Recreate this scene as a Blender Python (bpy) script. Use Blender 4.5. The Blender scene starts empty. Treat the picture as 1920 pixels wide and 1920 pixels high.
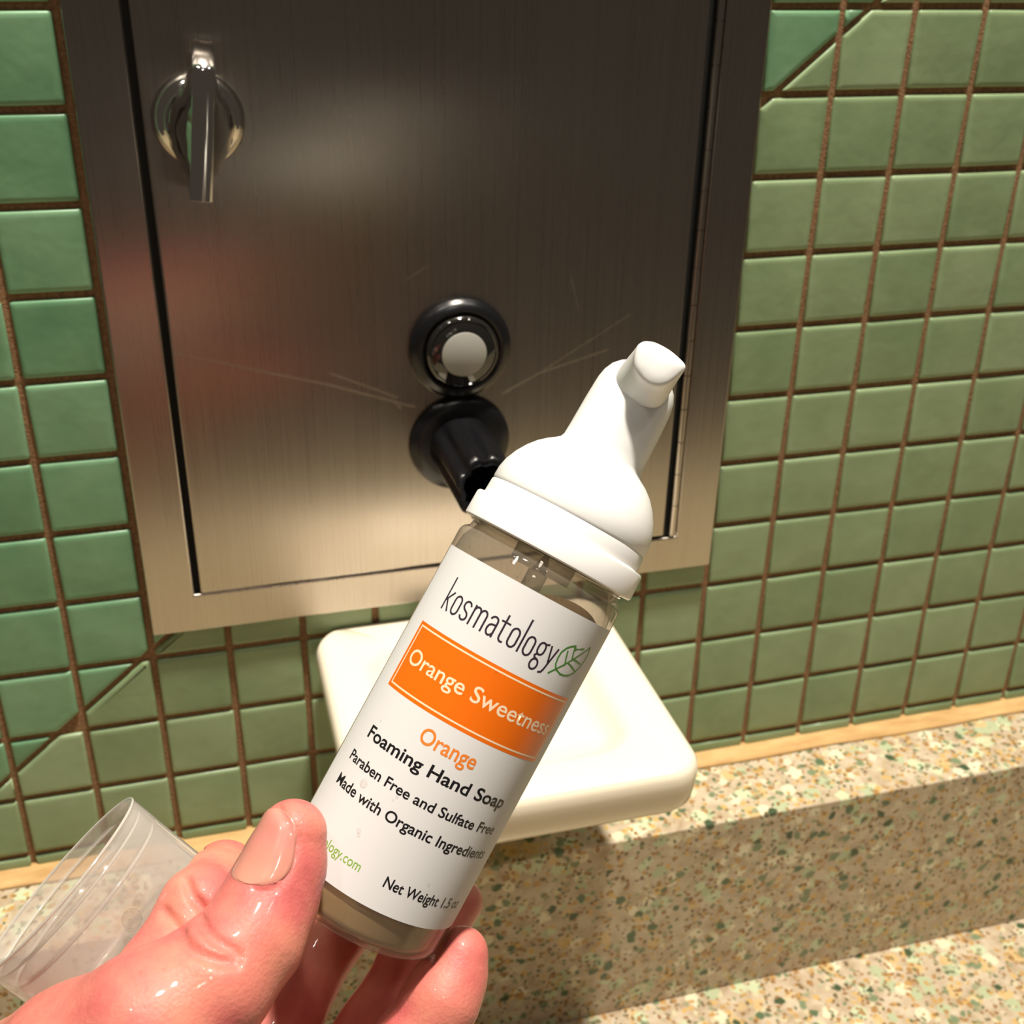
import bpy, bmesh, math, random
import numpy as np
from mathutils import Vector, Matrix

random.seed(7); np.random.seed(7)
PI = math.pi
MM = 0.001                       # everything below is written in millimetres
scene = bpy.context.scene
COL = scene.collection

# ------------------------------------------------------------------ camera
CAM = Vector((-187.844, -366.726, 240.730))
AX = Matrix(((0.9635588, -0.2668805, 0.0181443),      # image right
             (0.1069856, 0.4466575, 0.8882855),       # image up
             (-0.2451703, -0.8539742, 0.4589331)))    # backwards
cd = bpy.data.cameras.new('camera'); cam = bpy.data.objects.new('camera', cd); COL.objects.link(cam)
m4 = AX.transposed().to_4x4(); m4.translation = CAM * MM
cam.matrix_world = m4
cd.sensor_width = 36; cd.lens = 2168.46 / 1920 * 36
cd.clip_start = 0.01; cd.clip_end = 20
cd.dof.use_dof = True; cd.dof.focus_distance = 0.222; cd.dof.aperture_fstop = 36
scene.camera = cam

# ------------------------------------------------------------------ world, lights, exposure
scene.view_settings.view_transform = 'Standard'; scene.view_settings.look = 'None'
scene.view_settings.exposure = 0.0; scene.view_settings.gamma = 1; scene.view_settings.use_curve_mapping = False
world = bpy.data.worlds.new('room_air'); scene.world = world; world.use_nodes = True
wb = world.node_tree.nodes['Background']; wb.inputs[0].default_value = (1.0, 0.84, 0.68, 1); wb.inputs[1].default_value = 0.058

def lamp(name, loc, power, size, color=(1.0, 0.925, 0.81), aim=None):
    d = bpy.data.lights.new(name, 'AREA'); d.shape = 'DISK'; d.size = size; d.energy = power; d.color = color
    o = bpy.data.objects.new(name, d); COL.objects.link(o); o.location = [c * MM for c in loc]
    t = Vector(aim) * MM if aim else o.location + Vector((0, 0, -1))
    o.rotation_euler = (t - o.location).to_track_quat('-Z', 'Y').to_euler()
    return o
lamp('ceiling_downlight', (10, -215, 1450), 37, 0.09, aim=(-100, -160, 0))
lamp('ceiling_downlight', (-600, -420, 1500), 2.2, 0.09, aim=(-100, -100, 0))
lamp('ceiling_downlight', (560, -480, 1500), 2.2, 0.09, aim=(-100, -100, 0))
lamp('ceiling_downlight', (-140, -1150, 1500), 1.7, 0.12, aim=(-100, -100, 0))

# ------------------------------------------------------------------ node helpers
def mat(name):
    m = bpy.data.materials.new(name); m.use_nodes = True
    nt = m.node_tree; return m, nt, nt.nodes['Principled BSDF']
def N(nt, typ, **kw):
    n = nt.nodes.new(typ)
    for k, v in kw.items():
        if k.startswith('i_'): n.inputs[k[2:].replace('_', ' ')].default_value = v
        else: setattr(n, k, v)
    return n
def math_n(nt, op, a, b=None, c=None, clamp=False):
    n = nt.nodes.new('ShaderNodeMath'); n.operation = op; n.use_clamp = clamp
    for i, v in enumerate((a, b, c)):
        if v is None: continue
        if isinstance(v, (int, float)): n.inputs[i].default_value = v
        else: nt.links.new(v, n.inputs[i])
    return n.outputs[0]
def mixc(nt, fac, a, b, blend='MIX'):
    n = nt.nodes.new('ShaderNodeMix'); n.data_type = 'RGBA'; n.blend_type = blend
    for s, v in ((0, fac), (6, a), (7, b)):
        if isinstance(v, (int, float)): n.inputs[s].default_value = v
        elif isinstance(v, tuple): n.inputs[s].default_value = v if len(v) == 4 else (*v, 1)
        else: nt.links.new(v, n.inputs[s])
    return n.outputs[2]
def ramp(nt, fac, stops, interp='LINEAR'):
    n = nt.nodes.new('ShaderNodeValToRGB'); n.color_ramp.interpolation = interp
    el = n.color_ramp.elements
    while len(el) > 1: el.remove(el[-1])
    el[0].position = stops[0][0]; el[0].color = (*stops[0][1], 1)
    for p, c in stops[1:]:
        e = el.new(p); e.color = (*c, 1)
    nt.links.new(fac, n.inputs[0]); return n.outputs[0]
def objco(nt):
    return nt.nodes.new('ShaderNodeTexCoord').outputs['Object']
def mapping(nt, vec, scale=(1, 1, 1), loc=(0, 0, 0)):
    n = N(nt, 'ShaderNodeMapping'); n.inputs['Scale'].default_value = scale; n.inputs['Location'].default_value = loc
    nt.links.new(vec, n.inputs[0]); return n.outputs[0]
def noise(nt, vec, scale, detail=3, rough=0.5, out=0):
    n = N(nt, 'ShaderNodeTexNoise'); n.inputs['Scale'].default_value = scale; n.inputs['Detail'].default_value = detail
    n.inputs['Roughness'].default_value = rough; nt.links.new(vec, n.inputs['Vector']); return n.outputs[out]
def bump(nt, h, strength, dist, p):
    n = N(nt, 'ShaderNodeBump'); n.inputs['Strength'].default_value = strength; n.inputs['Distance'].default_value = dist
    nt.links.new(h, n.inputs['Height']); nt.links.new(n.outputs[0], p.inputs['Normal']); return n
def srgb(r, g, b):
    f = lambda c: (c / 255 / 12.92) if c / 255 <= 0.04045 else ((c / 255 + 0.055) / 1.055) ** 2.4
    return (f(r), f(g), f(b))

# ------------------------------------------------------------------ materials
def plain(name, col, rough=0.5, metal=0.0, coat=0.0, sss=0.0, spec=0.5):
    m, nt, p = mat(name)
    p.inputs['Base Color'].default_value = (*col, 1); p.inputs['Roughness'].default_value = rough
    p.inputs['Metallic'].default_value = metal; p.inputs['Coat Weight'].default_value = coat
    p.inputs['Coat Roughness'].default_value = 0.06; p.inputs['Specular IOR Level'].default_value = spec
    if sss:
        p.inputs['Subsurface Weight'].default_value = sss; p.inputs['Subsurface Radius'].default_value = (1, 0.9, 0.8); p.inputs['Subsurface Scale'].default_value = 0.002
    return m, nt, p

def tile_mat(name, c1, c2, c3):
    m, nt, p = mat(name)
    oi = nt.nodes.new('ShaderNodeObjectInfo'); geo = nt.nodes.new('ShaderNodeNewGeometry')
    a = noise(nt, geo.outputs['Position'], 45, 3, 0.55)
    b = noise(nt, geo.outputs['Position'], 160, 2)
    col = ramp(nt, math_n(nt, 'ADD', math_n(nt, 'MULTIPLY', a, 0.75), math_n(nt, 'MULTIPLY', oi.outputs['Random'], 0.30)),
               [(0.28, c1), (0.52, c2), (0.78, c3)])
    sp = math_n(nt, 'GREATER_THAN', noise(nt, geo.outputs['Position'], 1500, 1), 0.74)
    col = mixc(nt, math_n(nt, 'MULTIPLY', sp, 0.35), col, (c1[0] * .55, c1[1] * .6, c1[2] * .5))
    nt.links.new(col, p.inputs['Base Color'])
    p.inputs['Roughness'].default_value = 0.33; p.inputs['Specular IOR Level'].default_value = 0.45
    bump(nt, math_n(nt, 'ADD', a, math_n(nt, 'MULTIPLY', b, 0.25)), 0.35, 0.0012, p)
    return m
TILE_A = tile_mat('jade_glazed_tile', srgb(96, 140, 104), srgb(114, 156, 118), srgb(130, 168, 132))
TILE_B = tile_mat('sage_glazed_tile', srgb(126, 148, 108), srgb(140, 160, 120), srgb(152, 171, 132))

GROUT, nt, p = plain('brown_sanded_grout', srgb(140, 105, 72), 0.9)
g = nt.nodes.new('ShaderNodeNewGeometry')
c = ramp(nt, noise(nt, g.outputs['Position'], 700, 4, 0.7), [(0.3, srgb(112, 82, 54)), (0.55, srgb(150, 112, 78)), (0.8, srgb(176, 138, 100))])
nt.links.new(c, p.inputs['Base Color']); bump(nt, noise(nt, g.outputs['Position'], 1800, 2), 0.6, 0.0006, p)

def steel_mat(name, scratches=False):
    m, nt, p = mat(name)
    co = objco(nt)
    st = noise(nt, mapping(nt, co, (1500, 1500, 10)), 1.0, 3, 0.6)
    blot = noise(nt, mapping(nt, co, (14, 14, 8)), 1.0, 3, 0.55)
    col = ramp(nt, math_n(nt, 'ADD', math_n(nt, 'MULTIPLY', st, 0.4), math_n(nt, 'MULTIPLY', blot, 0.6)),
               [(0.25, (0.45, 0.385, 0.335)), (0.5, (0.51, 0.46, 0.405)), (0.75, (0.56, 0.52, 0.46))])
    rough = math_n(nt, 'ADD', 0.25, math_n(nt, 'MULTIPLY', st, 0.06))
    if scratches:
        sep = nt.nodes.new('ShaderNodeSeparateXYZ'); nt.links.new(co, sep.inputs[0])
        tot = None
        for (x0, z0), (x1, z1), w in SCR:
            a = N(nt, 'ShaderNodeVectorMath', operation='SUBTRACT'); nt.links.new(co, a.inputs[0]); a.inputs[1].default_value = ((x0 + 107.5) * MM, 0, (z0 - 11.6) * MM)
            dx, dz = (x1 - x0) * MM, (z1 - z0) * MM; L2 = dx * dx + dz * dz
            dt = N(nt, 'ShaderNodeVectorMath', operation='DOT_PRODUCT'); nt.links.new(a.outputs[0], dt.inputs[0]); dt.inputs[1].default_value = (dx / L2, 0, dz / L2)
            t = math_n(nt, 'MAXIMUM', math_n(nt, 'MINIMUM', dt.outputs['Value'], 1.0), 0.0)
            s2 = nt.nodes.new('ShaderNodeSeparateXYZ'); nt.links.new(a.outputs[0], s2.inputs[0])
            ex = math_n(nt, 'SUBTRACT', s2.outputs[0], math_n(nt, 'MULTIPLY', t, dx)); ez = math_n(nt, 'SUBTRACT', s2.outputs[2], math_n(nt, 'MULTIPLY', t, dz))
            d = math_n(nt, 'SQRT', math_n(nt, 'ADD', math_n(nt, 'MULTIPLY', ex, ex), math_n(nt, 'MULTIPLY', ez, ez)))
            msk = math_n(nt, 'MULTIPLY', math_n(nt, 'SUBTRACT', 1.0, math_n(nt, 'DIVIDE', d, w * MM * .7), clamp=True), 1.0)
            tot = msk if tot is None else math_n(nt, 'MAXIMUM', tot, msk)
        gr = noise(nt, mapping(nt, co, (500, 500, 500)), 1.0, 3, 0.7)
        tot = math_n(nt, 'MULTIPLY', tot, gr)
        rough = math_n(nt, 'ADD', rough, math_n(nt, 'MULTIPLY', tot, 0.22))
        col = mixc(nt, math_n(nt, 'MULTIPLY', tot, 0.35), col, (0.80, 0.74, 0.68))
    nt.links.new(col, p.inputs['Base Color']); nt.links.new(rough, p.inputs['Roughness'])
    p.inputs['Metallic'].default_value = 1.0; p.inputs['Anisotropic'].default_value = 0.75
    tg = nt.nodes.new('ShaderNodeCombineXYZ'); tg.inputs[0].default_value = 1.0
    nt.links.new(tg.outputs[0], p.inputs['Tangent'])
    bump(nt, st, 0.02, 0.0002, p)
    return m
SCR = [((-195.2, 115.6), (-174.3, 108.9), .8), ((-174.3, 108.9), (-147.2, 100.7), 1.0), ((-147.2, 100.7), (-119.5, 90.5), 1.2),
       ((-146.9, 104.8), (-124.9, 94.4), 1.0), ((-126.7, 94.5), (-124.1, 90.4), 1.0), ((-87.9, 92.5), (-74.9, 98.9), 1.1),
       ((-74.9, 98.9), (-49.7, 105.7), .9), ((-74.9, 98.9), (-42.6, 117.8), .6), ((-121.2, 134.8), (-113.2, 139.2), .7), ((-64.7, 132.4), (-61.3, 121.0), .6)]
STEEL = steel_mat('brushed_stainless_steel', False)
STEEL_DOOR = steel_mat('scratched_brushed_stainless_steel', True)
CHROME, nt, p = plain('worn_chrome', (0.72, 0.69, 0.66), 0.10, 1.0)
nt.links.new(math_n(nt, 'ADD', 0.05, math_n(nt, 'MULTIPLY', noise(nt, objco(nt), 300, 3), 0.12)), p.inputs['Roughness'])
BLACK, _, _ = plain('glossy_black_plastic', (0.006, 0.006, 0.007), 0.27)
GAP_SHADE, _, _ = plain('painted_gap_shade', (0.004, 0.004, 0.004), 0.8)  # near-black colour, painted shade for the gaps round the cabinet door
LENS, _, _ = plain('smoky_clear_lens', (0.012, 0.011, 0.010), 0.04, coat=1.0)
GREYDISC, _, _ = plain('pale_grey_plastic', srgb(164, 162, 154), 0.45)
WHITE, nt, p = plain('white_polypropylene', (0.90, 0.885, 0.86), 0.32, sss=0.25)
CERAMIC, _, _ = plain('cream_glazed_ceramic', srgb(240, 228, 205), 0.22, coat=0.3)
CAULK, nt, p = plain('tan_sanded_caulk', srgb(214, 172, 112), 0.75)
nt.links.new(ramp(nt, noise(nt, mapping(nt, objco(nt), (.25, 1, 1)), 220, 4, .6), [(0.25, srgb(178, 136, 82)), (0.6, srgb(206, 168, 112)), (.85, srgb(218, 184, 134))]), p.inputs['Base Color'])

def terrazzo(name):
    m, nt, p = mat(name)
    co = objco(nt)
    warp = N(nt, 'ShaderNodeVectorMath', operation='MULTIPLY_ADD')
    nt.links.new(noise(nt, co, 300, 2, .5, out=1), warp.inputs[0]); warp.inputs[1].default_value = (.0035,) * 3; nt.links.new(co, warp.inputs[2])
    w = warp.outputs[0]
    base = ramp(nt, noise(nt, co, 140, 4, .6), [(0.3, srgb(168, 146, 118)), (0.5, srgb(192, 174, 148)), (0.7, srgb(208, 194, 170))])
    def chips(scale, stops, thresh, prev):
        v = N(nt, 'ShaderNodeTexVoronoi'); v.inputs['Scale'].default_value = scale; nt.links.new(w, v.inputs['Vector'])
        s = nt.nodes.new('ShaderNodeSeparateColor'); nt.links.new(v.outputs['Color'], s.inputs[0])
        col = ramp(nt, s.outputs[0], stops, 'CONSTANT')
        on = math_n(nt, 'MULTIPLY', math_n(nt, 'GREATER_THAN', s.outputs[1], thresh), math_n(nt, 'SUBTRACT', 1.0, math_n(nt, 'MULTIPLY', math_n(nt, 'SUBTRACT', math_n(nt, 'MULTIPLY', v.outputs['Distance'], 1.0), 0.42), 9.0), clamp=True), clamp=True)
        return mixc(nt, on, prev, col)
    c1 = chips(125, [(0, srgb(196, 204, 168)), (.3, srgb(224, 214, 184)), (.55, srgb(178, 186, 150)), (.8, srgb(206, 178, 128))], 0.35, base)
    c2 = chips(330, [(0, srgb(188, 150, 92)), (.22, srgb(150, 150, 118)), (.4, srgb(204, 168, 104)), (.6, srgb(166, 128, 80)), (.75, srgb(206, 196, 160)), (.9, srgb(120, 132, 100))], 0.5, c1)
    c3 = chips(520, [(0, srgb(140, 102, 58)), (.35, srgb(106, 90, 60)), (.6, srgb(156, 116, 66)), (.8, srgb(96, 106, 76))], 0.74, c2)
    c4 = chips(210, [(0, srgb(92, 110, 82)), (.5, srgb(124, 136, 104)), (.8, srgb(70, 86, 60))], 0.92, c3)
    nt.links.new(c4, p.inputs['Base Color']); p.inputs['Roughness'].default_value = 0.28
    p.inputs['Specular IOR Level'].default_value = 0.4
    return m
STONE = terrazzo('speckled_quartz_stone')

def thin_clear(name, tint, haze, hazecol, rough=0.04, ior=1.45):
    m, nt, p = mat(name); nt.nodes.remove(p)
    out = [n for n in nt.nodes if n.type == 'OUTPUT_MATERIAL'][0]
    tr = N(nt, 'ShaderNodeBsdfTransparent'); tr.inputs[0].default_value = (*tint, 1)
    df = N(nt, 'ShaderNodeBsdfDiffuse'); df.inputs[0].default_value = (*hazecol, 1)
    tl = N(nt, 'ShaderNodeBsdfTranslucent'); tl.inputs[0].default_value = (*hazecol, 1)
    gl = N(nt, 'ShaderNodeBsdfGlossy'); gl.inputs['Roughness'].default_value = rough
    f0 = ((ior - 1) / (ior + 1)) ** 2
    lf = N(nt, 'ShaderNodeLayerWeight'); lf.inputs[0].default_value = 0.5
    fr = math_n(nt, 'MULTIPLY_ADD', math_n(nt, 'POWER', lf.outputs['Facing'], 5.0), 1 - f0, f0)
    m1 = N(nt, 'ShaderNodeMixShader'); m1.inputs[0].default_value = 0.5; nt.links.new(df.outputs[0], m1.inputs[1]); nt.links.new(tl.outputs[0], m1.inputs[2])
    m2 = N(nt, 'ShaderNodeMixShader'); nt.links.new(tr.outputs[0], m2.inputs[1]); nt.links.new(m1.outputs[0], m2.inputs[2])
    lw = N(nt, 'ShaderNodeLayerWeight'); lw.inputs[0].default_value = 0.35
    hz = math_n(nt, 'ADD', haze, math_n(nt, 'MULTIPLY', lw.outputs['Facing'], haze * 2.2), clamp=True)
    nt.links.new(hz, m2.inputs[0])
    m3 = N(nt, 'ShaderNodeMixShader'); nt.links.new(fr, m3.inputs[0]); nt.links.new(m2.outputs[0], m3.inputs[1]); nt.links.new(gl.outputs[0], m3.inputs[2])
    nt.links.new(m3.outputs[0], out.inputs[0])
    return m
PET = thin_clear('clear_bottle_plastic', (0.93, 0.91, 0.88), 0.13, (0.50, 0.45, 0.39))
FROST = thin_clear('frosted_clear_plastic', (0.95, 0.93, 0.91), 0.22, (0.86, 0.82, 0.78), 0.10)
DROP = thin_clear('water_bead', (0.97, 0.96, 0.95), 0.0, (1, 1, 1), 0.02, 1.33)

LIQ, nt, p = mat('amber_liquid_soap')
p.inputs['Base Color'].default_value = (0.86, 0.62, 0.29, 1); p.inputs['Roughness'].default_value = 0.05
p.inputs['Transmission Weight'].default_value = 0.42; p.inputs['IOR'].default_value = 1.34

LABEL, _, _ = plain('satin_white_label', (0.74, 0.725, 0.72), 0.75, coat=0.0, spec=0.25)
INK_O, _, _ = plain('orange_label_ink', srgb(240, 112, 12), 0.35, coat=0.2)
INK_K, _, _ = plain('black_label_ink', (0.010, 0.008, 0.010), 0.4)
INK_P, _, _ = plain('plum_black_label_ink', (0.035, 0.022, 0.035), 0.4)
INK_G, _, _ = plain('green_label_ink', srgb(70, 135, 50), 0.4)
INK_LG, _, _ = plain('light_green_label_ink', srgb(130, 178, 70), 0.4)
INK_W, _, _ = plain('cream_label_ink', srgb(250, 222, 190), 0.4)
INK_T, _, _ = plain('orange_text_ink', srgb(236, 132, 52), 0.4)

SKIN, nt, p = mat('wet_pink_skin')
co = objco(nt)
n1 = noise(nt, co, 55, 4, .6); n2 = noise(nt, co, 420, 4, .65)
base = ramp(nt, n1, [(0.32, srgb(216, 138, 116)), (0.48, srgb(212, 120, 108)), (0.62, srgb(202, 100, 98)), (0.75, srgb(190, 84, 86))])
red = None
for (cx, cy, cz, rr) in [(-178.77, -208.06, 96.31, 11), (-177.46, -213.23, 89.58, 13), (-182.05, -218.22, 84.37, 13), (-151.26, -211.2, 61.6, 10), (-157.25, -215.39, 59.3, 12), (-194.97, -176.29, 57.43, 7), (-143.7, -185.32, 46.23, 9)]:
    a = N(nt, 'ShaderNodeVectorMath', operation='DISTANCE'); nt.links.new(co, a.inputs[0]); a.inputs[1].default_value = (cx * MM, cy * MM, cz * MM)
    k = math_n(nt, 'SUBTRACT', 1.0, math_n(nt, 'DIVIDE', a.outputs['Value'], rr * MM), clamp=True)
    red = k if red is None else math_n(nt, 'MAXIMUM', red, k)
base = mixc(nt, math_n(nt, 'MULTIPLY', red, 0.85, clamp=True), base, srgb(226, 92, 92))
base = mixc(nt, math_n(nt, 'MULTIPLY', n2, 0.16), base, srgb(240, 170, 146))
nt.links.new(base, p.inputs['Base Color'])
p.inputs['Subsurface Weight'].default_value = 0.35; p.inputs['Subsurface Radius'].default_value = (1.0, 0.35, 0.22); p.inputs['Subsurface Scale'].default_value = 0.0009
p.inputs['Roughness'].default_value = 0.52; p.inputs['Specular IOR Level'].default_value = 0.35; p.inputs['Coat Weight'].default_value = 0.22; p.inputs['Coat Roughness'].default_value = 0.05
wr = noise(nt, mapping(nt, co, (1, 1, 1)), 900, 3, .6)
v = N(nt, 'ShaderNodeTexVoronoi'); v.inputs['Scale'].default_value = 1500; nt.links.new(co, v.inputs['Vector'])
bump(nt, math_n(nt, 'ADD', math_n(nt, 'MULTIPLY', wr, 1.0), math_n(nt, 'MULTIPLY', v.outputs['Distance'], 0.35)), 0.3, 0.0004, p)
NAIL, nt, p = mat('glossy_fingernail')
co = objco(nt)
nt.links.new(ramp(nt, noise(nt, co, 90, 3), [(0.3, srgb(226, 150, 130)), (0.7, srgb(218, 134, 124))]), p.inputs['Base Color'])
p.inputs['Subsurface Weight'].default_value = 0.3; p.inputs['Subsurface Radius'].default_value = (1, .4, .3); p.inputs['Subsurface Scale'].default_value = 0.002
p.inputs['Roughness'].default_value = 0.25; p.inputs['Coat Weight'].default_value = 0.5

# ------------------------------------------------------------------ object helpers
def link_mesh(name, verts, faces, material, parent=None, smooth=True, scale=MM):
    me = bpy.data.meshes.new(name); me.from_pydata([tuple(c * scale for c in v) for v in verts], [], faces); me.validate(); me.update()
    if smooth: me.polygons.foreach_set('use_smooth', [True] * len(me.polygons))
    me.materials.append(material)
    o = bpy.data.objects.new(name, me); COL.objects.link(o)
    if parent: o.parent = parent
    return o
def from_bm(name, bm, material, parent=None, smooth=True, recalc=True):
    if recalc: bmesh.ops.recalc_face_normals(bm, faces=bm.faces)
    me = bpy.data.meshes.new(name); bm.to_mesh(me); bm.free()
    if smooth: me.polygons.foreach_set('use_smooth', [True] * len(me.polygons))
    me.materials.append(material)
    o = bpy.data.objects.new(name, me); COL.objects.link(o)
    if parent: o.parent = parent
    return o
def sharp(o, ang=35):
    me = o.data; me.set_sharp_from_angle(angle=math.radians(ang)); return o
def bevel(o, w, seg=3, ang=35):
    md = o.modifiers.new('edge_rounding', 'BEVEL'); md.width = w * MM; md.segments = seg; md.limit_method = 'ANGLE'; md.angle_limit = math.radians(ang); md.harden_normals = True
    return o
def thing(name, label, cat, loc=(0, 0, 0), group=None):
    o = bpy.data.objects.new(name, None); COL.objects.link(o); o.location = [c * MM for c in loc]; o.empty_display_size = 0.02
    o['label'] = label; o['category'] = cat
    if group: o['group'] = group
    return o
def box(name, x0, x1, y0, y1, z0, z1, material, parent=None, bev=0, origin=(0, 0, 0)):
    ox, oy, oz = origin
    v = [(x - ox, y - oy, z - oz) for x in (x0, x1) for y in (y0, y1) for z in (z0, z1)]
    f = [(0, 1, 3, 2), (4, 6, 7, 5), (0, 4, 5, 1), (2, 3, 7, 6), (0, 2, 6, 4), (1, 5, 7, 3)]
    o = link_mesh(name, v, f, material, parent, smooth=bool(bev))
    if bev: bevel(o, bev)
    return o
def lathe(name, prof, material, parent=None, seg=96, axis=None, close=False):
    """prof = [(r, h)], turned about local +Z; axis = 4x4 (mm) placing it"""
    bm = bmesh.new(); rings = []
    for r, h in prof:
        if r < 1e-6: rings.append([bm.verts.new((0, 0, h))])
        else: rings.append([bm.verts.new((r * math.cos(2 * PI * i / seg), r * math.sin(2 * PI * i / seg), h)) for i in range(seg)])
    pairs = list(zip(rings[:-1], rings[1:])) + ([(rings[-1], rings[0])] if close else [])
    for a, b in pairs:
        for i in range(seg):
            j = (i + 1) % seg
            if len(a) == 1 and len(b) == 1: continue
            if len(a) == 1: bm.faces.new((a[0], b[i], b[j]))
            elif len(b) == 1: bm.faces.new((a[i], a[j], b[0]))
            else: bm.faces.new((a[i], a[j], b[j], b[i]))
    if axis is not None: bmesh.ops.transform(bm, matrix=axis, verts=bm.verts)
    bmesh.ops.scale(bm, vec=(MM, MM, MM), verts=bm.verts)
    return sharp(from_bm(name, bm, material, parent), 40)
def facing(x, y, z):          # lathe axis +Z -> world -Y (out of the wall)
    return Matrix.Translation((x, y, z)) @ Matrix.Rotation(PI / 2, 4, 'X')

# ------------------------------------------------------------------ the setting: tiled wall
P = 27.0
wall = box('wall_back', -900, 800, 1.4, 60, -1090, 720, GROUT); wall['kind'] = 'structure'
FLOOR, _, _ = plain('dark_floor', srgb(96, 84, 70), 0.5)
fl = box('floor', -900, 800, -1900, 60, -1110, -1090, FLOOR); fl['kind'] = 'structure'
DS, DI = 0.8396, 6.844            # seam line v = DS*u + DI (in tile units)
G = 1.15                          # half grout joint
sn = math.hypot(DS, 1)
def side(x, z): return (z / P - (DS * x / P + DI)) / sn * P     # mm, + = above the seam
def clip(poly, keep, off):
    out = []
    n = len(poly)
    f = lambda q: keep * side(*q) - off
    for i in range(n):
        a, b = poly[i], poly[(i + 1) % n]; fa, fb = f(a), f(b)
        if fa >= 0: out.append(a)
        if (fa > 0) != (fb > 0) and abs(fa - fb) > 1e-9:
            t = fa / (fa - fb); out.append((a[0] + (b[0] - a[0]) * t, a[1] + (b[1] - a[1]) * t))
    return out
def area(p):
    return abs(sum(p[i][0] * p[(i + 1) % len(p)][1] - p[(i + 1) % len(p)][0] * p[i][1] for i in range(len(p)))) / 2
def inset(poly, d):
    n = len(poly); out = []
    for i in range(n):
        p0, p1, p2 = Vector(poly[i - 1]), Vector(poly[i]), Vector(poly[(i + 1) % n])
        e1 = (p1 - p0).normalized(); e2 = (p2 - p1).normalized()
        n1 = Vector((-e1.y, e1.x)); n2 = Vector((-e2.y, e2.x)); k = 1 + n1.dot(n2)
        out.append(tuple(p1 + (n1 + n2) * d / max(k, 0.35)))
    return out
def dedupe(p):
    out = []
    for q in p:
        if not out or math.hypot(q[0] - out[-1][0], q[1] - out[-1][1]) > 0.6: out.append(q)
    while len(out) > 2 and math.hypot(out[0][0] - out[-1][0], out[0][1] - out[-1][1]) < 0.6: out.pop()
    return out
def roundcorner(poly, r):
    out = []
    n = len(poly)
    for i in range(n):
        p0, p1, p2 = Vector(poly[i - 1]), Vector(poly[i]), Vector(poly[(i + 1) % n])
        a = p1 + (p0 - p1).normalized() * r; b = p1 + (p2 - p1).normalized() * r
        out += [tuple(a), tuple((a + b) / 2 * .45 + p1 * .55), tuple(b)] if r > 0 else [tuple(p1)]
    return out
def tile_geo(poly, cr=0.9):
    """rounded, cushion-edged tile seen from -Y ; poly CCW in (x,z)"""
    rings = [(0.0, 1.4), (0.0, 0.85), (0.28, 0.34), (0.9, 0.08), (1.9, 0.0)]
    V = []; F = []
    for d, y in rings:
        q = roundcorner(inset(poly, d) if d else poly, cr) if cr else (inset(poly, d) if d else poly)
        V += [(x, y, z) for x, z in q]
    n = len(q)
    for k in range(len(rings) - 1):
        for i in range(n):
            j = (i + 1) % n; F.append((k * n + i, k * n + j, (k + 1) * n + j, (k + 1) * n + i))
    F.append(tuple((len(rings) - 1) * n + i for i in range(n)))
    return V, F
PANEL = (-214.5, -1.0, 11.6, 335.0)
full = None; extraA = ([], []); extraB = ([], []); ntile = 0
BOT = -87.6
for r in range(-4, 27):
    for c in range(-34, 30):
        x0, x1, z0, z1 = c * P + G, (c + 1) * P - G, r * P + G, (r + 1) * P - G
        if r == -4: z0 = BOT
        if x0 > PANEL[0] + 2 and x1 < PANEL[1] - 2 and z0 > PANEL[2] + 2 and z1 < PANEL[3] - 2: continue
        sq = [(x0, z0), (x1, z0), (x1, z1), (x0, z1)]
        near = -12 <= c <= 8 and r <= 8
        for keep, m, ex in ((1, TILE_A, extraA), (-1, TILE_B, extraB)):
            q = dedupe(clip(sq, keep, 0.0 if keep * side((x0 + x1) / 2, (z0 + z1) / 2) > 25 else 1.0))
            if len(q) < 3 or area(q) < 14: continue
            whole = len(q) == 4 and area(q) > (P - 2 * G) ** 2 * .999
            small = area(q) < 60
            if whole and near:
                if full is None:
                    h = P / 2 - G
                    V, F = tile_geo([(-h, -h), (h, -h), (h, h), (-h, h)])
                    o = link_mesh('tile', V, F, m, wall); full = {m.name: o.data}
                else:
                    if m.name not in full:
                        me = list(full.values())[0].copy(); me.materials.clear(); me.materials.append(m); full[m.name] = me
                    o = bpy.data.objects.new('tile', full[m.name]); COL.objects.link(o); o.parent = wall
                o.location = ((x0 + x1) / 2 * MM, random.uniform(-.12, .12) * MM, (z0 + z1) / 2 * MM)
                o.rotation_euler = (random.gauss(0, .006), random.gauss(0, .004), random.gauss(0, .006)); ntile += 1
            elif near:
                cx = sum(a for a, b in q) / len(q); cz = sum(b for a, b in q) / len(q)
                qq = [(a - cx, b - cz) for a, b in q]
                pts = qq
                if small or r == -4:
                    V, F = [], []; n = len(pts)
                    for d, y in ((0, 1.4), (0, .6), (.35, .15), (.9, 0)):
                        V += [(x, y, z) for x, z in (inset(pts, d) if d else pts)]
                    for k in range(3):
                        F += [(k * n + i, k * n + (i + 1) % n, (k + 1) * n + (i + 1) % n, (k + 1) * n + i) for i in range(n)]
                    F.append(tuple(3 * n + i for i in range(n)))
                else: V, F = tile_geo(pts, .5)
                o = link_mesh('tile', V, F, m, wall); o.location = (cx * MM, random.uniform(-.1, .1) * MM, cz * MM); ntile += 1
            else:
                V, F = tile_geo(q, 0) if not small else ([(x, y, z) for y in (1.4, 0.1) for x, z in q], [tuple(range(len(q), 2 * len(q)))] + [(i, (i + 1) % len(q), (i + 1) % len(q) + len(q), i + len(q)) for i in range(len(q))])
                b = len(ex[0]); ex[0].extend(V); ex[1].extend(tuple(i + b for i in f) for f in F)
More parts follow.
